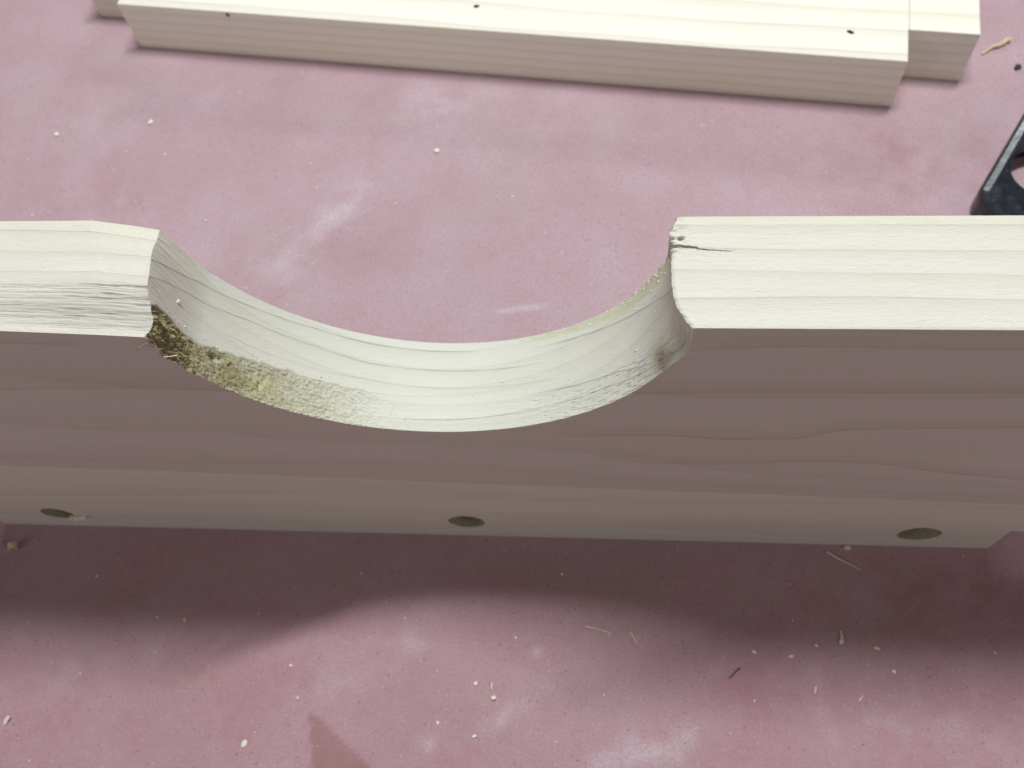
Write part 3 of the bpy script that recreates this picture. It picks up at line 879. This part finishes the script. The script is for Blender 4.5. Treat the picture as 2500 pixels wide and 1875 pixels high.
# ------------------------------------------------------------------ black metal plate at the right
def build_plate():
    HT = 8.0
    corners = [(99.8, 95.0), (133.0, 149.0), (158.0, 150.0), (160.0, 88.0), (132.0, 72.0)]
    rad = [7.5, 10, 12, 10, 9]
    ring = []
    n = len(corners)
    for i in range(n):
        p0, p1, p2 = Vector(corners[i - 1]), Vector(corners[i]), Vector(corners[(i + 1) % n])
        a = p1 + (p0 - p1).normalized() * rad[i]; b = p1 + (p2 - p1).normalized() * rad[i]
        for k in range(13):
            w = k / 12
            ring.append(a * (1 - w) ** 2 + p1 * 2 * w * (1 - w) + b * w * w)
    if sum(ring[i - 1].x * ring[i].y - ring[i].x * ring[i - 1].y for i in range(len(ring))) < 0:
        ring.reverse()
    # even spacing along the outline
    acc = [0.0]
    for i in range(len(ring)):
        acc.append(acc[-1] + (ring[(i + 1) % len(ring)] - ring[i]).length)
    fine = []
    for k in range(120):
        d_ = acc[-1] * k / 120
        i = max(j for j in range(len(ring)) if acc[j] <= d_ + 1e-9)
        seg = acc[i + 1] - acc[i]
        fine.append(ring[i].lerp(ring[(i + 1) % len(ring)], (d_ - acc[i]) / seg if seg > 1e-9 else 0))
    ring = fine
    m_ = len(ring)
    cen = Vector((122.0, 105.6)); hr = 9.8

    def inset(d):
        out = []
        for i in range(m_):
            e = (ring[(i + 1) % m_] - ring[i - 1])
            e = e.normalized()
            out.append(ring[i] + Vector((-e.y, e.x)) * d)
        return out

    def hole(r):
        # hole points aligned with the outline by bearing
        out = []
        for p in ring:
            d = (p - cen).normalized()
            out.append(cen + Vector((d.x * r * 1.02, d.y * r * 0.92)))
        return out
    # the upper edge is ground to a wide bevel along the left side only
    bw = []
    for i in range(m_):
        e = (ring[(i + 1) % m_] - ring[i - 1]).normalized()
        out_n = Vector((e.y, -e.x))
        bw.append(0.22 + 0.78 * float(sstep(0.0, 0.45, out_n.y)))

    def binset(d):
        full = inset(d)
        return [ring[i].lerp(full[i], bw[i]) for i in range(m_)]
    levels = [(inset(0.5), 0.0), (inset(0.0), 0.8), (inset(0.0), HT - 1.7), (binset(0.35), HT - 1.1), (binset(0.9), HT - 0.62), (binset(2.5), HT),
              (hole(hr + 0.6), HT), (hole(hr + 0.15), HT - 0.3), (hole(hr), HT - 0.8), (hole(hr), HT - 1.6), (hole(hr + 2.0), HT - 2.2), (hole(hr + 2.4), 0.0)]
    v, f = [], []
    for r_, z in levels:
        v += [(p.x * MM, p.y * MM, z * MM) for p in r_]
    for k in range(len(levels)):
        k2 = (k + 1) % len(levels)
        for i in range(m_):
            j = (i + 1) % m_
            f.append([k * m_ + i, k * m_ + j, k2 * m_ + j, k2 * m_ + i])
    o = link_mesh('metal_plate', v, f, MAT_METAL, None, 16)
    tag(o, 'shiny black metal plate with a rounded corner and hole at the right edge', 'metal tool')
    return o


build_plate()


# ------------------------------------------------------------------ wood chips and splinters lying on the paper
def chip_mesh(outline, thick, lift=0.0, curl=0.0, seed=0):
    """a flake: an uneven outline with thickness, arched by curl"""
    rnd = random.Random(seed)
    n = len(outline)
    L = max(abs(p[0]) for p in outline) or 1
    v, f = [], []
    for top in (0, 1):
        for (x, y) in outline:
            z = curl * (1 - (x / L) ** 2) + lift * (x / L + 1) * 0.5
            v.append((x * MM, y * MM, (z + top * thick * rnd.uniform(0.8, 1.2)) * MM))
    f.append(list(range(n - 1, -1, -1))); f.append(list(range(n, 2 * n)))
    for i in range(n):
        j = (i + 1) % n
        f.append([i, j, n + j, n + i])
    bm_v = v
    return bm_v, f


def flake_outline(a, b, seed, n=9, irr=0.25):
    rnd = random.Random(seed)
    return [(a * math.cos(2 * math.pi * k / n) * (1 + irr * rnd.uniform(-1, 1)), b * math.sin(2 * math.pi * k / n) * (1 + irr * rnd.uniform(-1, 1))) for k in range(n)]


def chip(name, label, cat, x, y, a, b, ang, thick=0.18, lift=0.0, curl=0.0, mat=None, seed=0, irr=0.25, tilt=0.0, group='wood bits on the paper'):
    v, f = chip_mesh(flake_outline(a, b, seed, irr=irr), thick, lift, curl, seed)
    o = link_mesh(name, v, f, mat or MAT_CHIP)
    o.rotation_euler = (math.radians(tilt), 0, math.radians(ang))
    zmin = min((o.rotation_euler.to_matrix() @ Vector(p)).z for p in v)
    o.location = (x * MM, y * MM, -zmin + 0.00002)
    tag(o, label, cat, group)
    return o


def splinter(label, pts, r0, r1, mat=None, name='wood_splinter', cat='splinter', sides=5, group='wood bits on the paper'):
    v, f = [], []
    tube(v, f, [Vector(p) for p in pts], r0, r1, sides)
    o = link_mesh(name, v, f, mat or MAT_CHIP)
    tag(o, label, cat, group)
    return o


# curled tan chip at far left, below the board
def curled_chip():
    v, f = [], []
    n = 11
    for i in range(n):
        an = math.radians(-60 + 250 * i / (n - 1))
        for k, w in enumerate((-1.0, 1.0)):
            rr = 0.95 + 0.15 * math.sin(i * 1.7)
            for th in (0, 0.18):
                v.append(((rr + th) * math.cos(an) * MM * 0.85, (0.75 * w + 0.35 * i / n + 0.15 * math.sin(i * 2.3)) * MM * 1.2, ((rr + th) * math.sin(an) + 1.05) * MM))
    for i in range(n - 1):
        a = i * 4; b = a + 4
        f += [[a, a + 2, b + 2, b], [a + 1, b + 1, b + 3, a + 3], [a, b, b + 1, a + 1], [a + 2, a + 3, b + 3, b + 2]]
    f += [[0, 1, 3, 2], [(n - 1) * 4 + k for k in (0, 2, 3, 1)]]
    o = link_mesh('wood_chip', v, f, MAT_TAN)
    o.location = (-0.1528, -0.0066, 0.0001)
    o.rotation_euler = (0, 0, math.radians(20))
    tag(o, 'curled tan wood chip on the paper below the left end of the board', 'wood chip', 'wood bits on the paper')


curled_chip()
chip('wood_chip', 'pale upright wood chip casting a dark shadow at the lower left edge', 'wood chip', -142.4, -48.5, 1.2, 0.55, 68, 0.25, 0.9, 0.2, MAT_CHIP, 3, 0.3, 25)
chip('wood_chip', 'square pale wood flake left of the bare triangular patch in the paper', 'wood chip', -82.7, -51.3, 0.95, 0.65, 62, 0.3, 0.15, 0.0, MAT_CHIP, 8, 0.15)
chip('wood_chip', 'white blocky wood crumb at the edge of a pale dust heap in front', 'wood chip', -24.9, -38.9, 0.6, 0.5, 15, 0.6, 0.2, 0.0, MAT_CHIP, 11, 0.25)
splinter('short pale stick just above the white blocky crumb', [(-25.5, -35.4, 0.15), (-25.6, -36.2, 0.18), (-25.4, -37.0, 0.15)], 0.2, 0.14)
chip('wood_chip', 'largest pale club-shaped chip in the shade right of the middle', 'wood chip', 55.4, -23.2, 0.65, 0.5, 80, 0.4, 0.1, 0.1, MAT_CHIP, 14, 0.3)
splinter('slim pale tail splinter leaning on the club-shaped chip', [(55.5, -22.8, 0.3), (55.6, -21.8, 0.28), (55.35, -20.7, 0.2)], 0.3, 0.16)
splinter('long straight grey splinter lying close in front of the board at right', [(54.0, -1.9, 0.2), (56.5, -3.5, 0.22), (59.0, -4.8, 0.22), (61.6, -6.1, 0.15)], 0.24, 0.10)
chip('wood_chip', 'small grey block tucked against the bottom edge of the board at right', 'wood chip', 58.9, -0.9, 0.9, 0.45, 2, 0.55, 0, 0, MAT_CHIP, 20, 0.12)
splinter('thin pale splinter with a bent tip in the shade below the cut-out', [(-3.8, -21.6, 0.12), (-1.0, -22.2, 0.2), (1.5, -22.9, 0.18), (2.1, -23.1, 0.16), (1.9, -23.6, 0.1)], 0.12, 0.10)
splinter('curled tan shaving on the paper right of the stepped end of the rail', [(114.7, 156.0, 0.3), (116.4, 157.3, 0.5), (118.2, 158.6, 0.9), (119.8, 158.9, 0.8), (121.4, 159.9, 0.8), (122.6, 161.0, 1.0), (123.7, 161.2, 0.7)], 0.32, 0.78, MAT_TAN, 'wood_shaving', 'wood shaving', 6)
chip('dark_crumb', 'dark grey crumb at the right edge above the black metal plate', 'crumb', 124.1, 150.3, 1.0, 0.8, 10, 0.8, 0.1, 0, MAT_DARKCHIP, 24, 0.3)
splinter('dark thin splinter lying aslant on the paper at lower right', [(29.4, -32.4, 0.12), (30.5, -31.2, 0.2), (31.9, -29.9, 0.12)], 0.12, 0.18, MAT_DARKCHIP, 'dark_splinter')
splinter('short pinkish splinter right of the thin bent-tip splinter', [(6.8, -22.6, 0.12), (7.6, -24.0, 0.18), (8.5, -25.3, 0.12)], 0.16, 0.18, MAT_TAN)
chip('wood_flake', 'ragged pale flake directly above the dark slanting splinter', 'wood flake', 35.4, -26.2, 0.75, 0.35, -20, 0.2, 0.1, 0.1, MAT_CHIP, 31, 0.4)
chip('wood_flake', 'oval pale flake between the dark splinter and the club-shaped chip', 'wood flake', 43.7, -26.9, 0.62, 0.32, 15, 0.18, 0.05, 0.0, MAT_CHIP, 33, 0.15)
chip('wood_crumb', 'round pale crumb just left of the club-shaped chip', 'wood crumb', 49.6, -24.3, 0.36, 0.34, 0, 0.4, 0, 0, MAT_CHIP, 35, 0.15)
chip('wood_flake', 'flat pinkish flake right of the club-shaped chip', 'wood flake', 63.2, -24.4, 0.65, 0.32, -8, 0.18, 0.1, 0, MAT_CHIP, 37, 0.25)
chip('wood_flake', 'small pale flake at far lower right, in the soft shadow edge', 'wood flake', 66.4, -29.4, 0.5, 0.4, -30, 0.2, 0, 0, MAT_CHIP, 39, 0.3)
splinter('tiny upright pale splinter below the oval flake', [(48.7, -33.4, 0.12), (48.6, -34.2, 0.17), (48.3, -34.9, 0.12)], 0.17, 0.22)
splinter('tiny slanting white splinter at lower right', [(58.0, -36.1, 0.1), (58.5, -35.6, 0.2), (59.0, -34.9, 0.1)], 0.2, 0.06)
chip('wood_crumb', 'round white crumb left of the white blocky crumb', 'wood crumb', -29.3, -35.8, 0.42, 0.40, 0, 0.45, 0, 0, MAT_DUST, 41, 0.1)
chip('wood_flake', 'oval white flake above the round dust heap', 'wood flake', -37.6, -44.8, 0.45, 0.25, -65, 0.2, 0, 0, MAT_DUST, 43, 0.15)
chip('wood_flake', 'angular white flake below the dust heap near the bottom edge', 'wood flake', -28.9, -47.4, 0.62, 0.4, 25, 0.35, 0.3, 0, MAT_DUST, 45, 0.4)
chip('wood_crumb', 'small pale crumb just above the tip of the bare patch', 'wood crumb', -71.6, -40.7, 0.42, 0.22, 55, 0.3, 0.1, 0, MAT_CHIP, 47, 0.25)
chip('wood_crumb', 'grey-brown crumb in the shadow at lower left', 'wood crumb', -103.0, -23.4, 0.5, 0.45, 70, 0.4, 0, 0, MAT_TAN, 49, 0.25)
chip('wood_crumb', 'white crumb on the open paper between the rail and the cut-out', 'wood crumb', -52.0, 121.8, 0.75, 0.7, 0, 0.6, 0, 0, MAT_DUST, 51, 0.15)
chip('wood_crumb', 'white crumb at far left between the rail and the board', 'wood crumb', -178.4, 130.9, 0.7, 0.65, 0, 0.6, 0, 0, MAT_DUST, 53, 0.15)
chip('wood_crumb', 'white crumb below the left end of the rail', 'wood crumb', -147.3, 135.3, 0.85, 0.7, 40, 0.6, 0, 0, MAT_DUST, 55, 0.2)
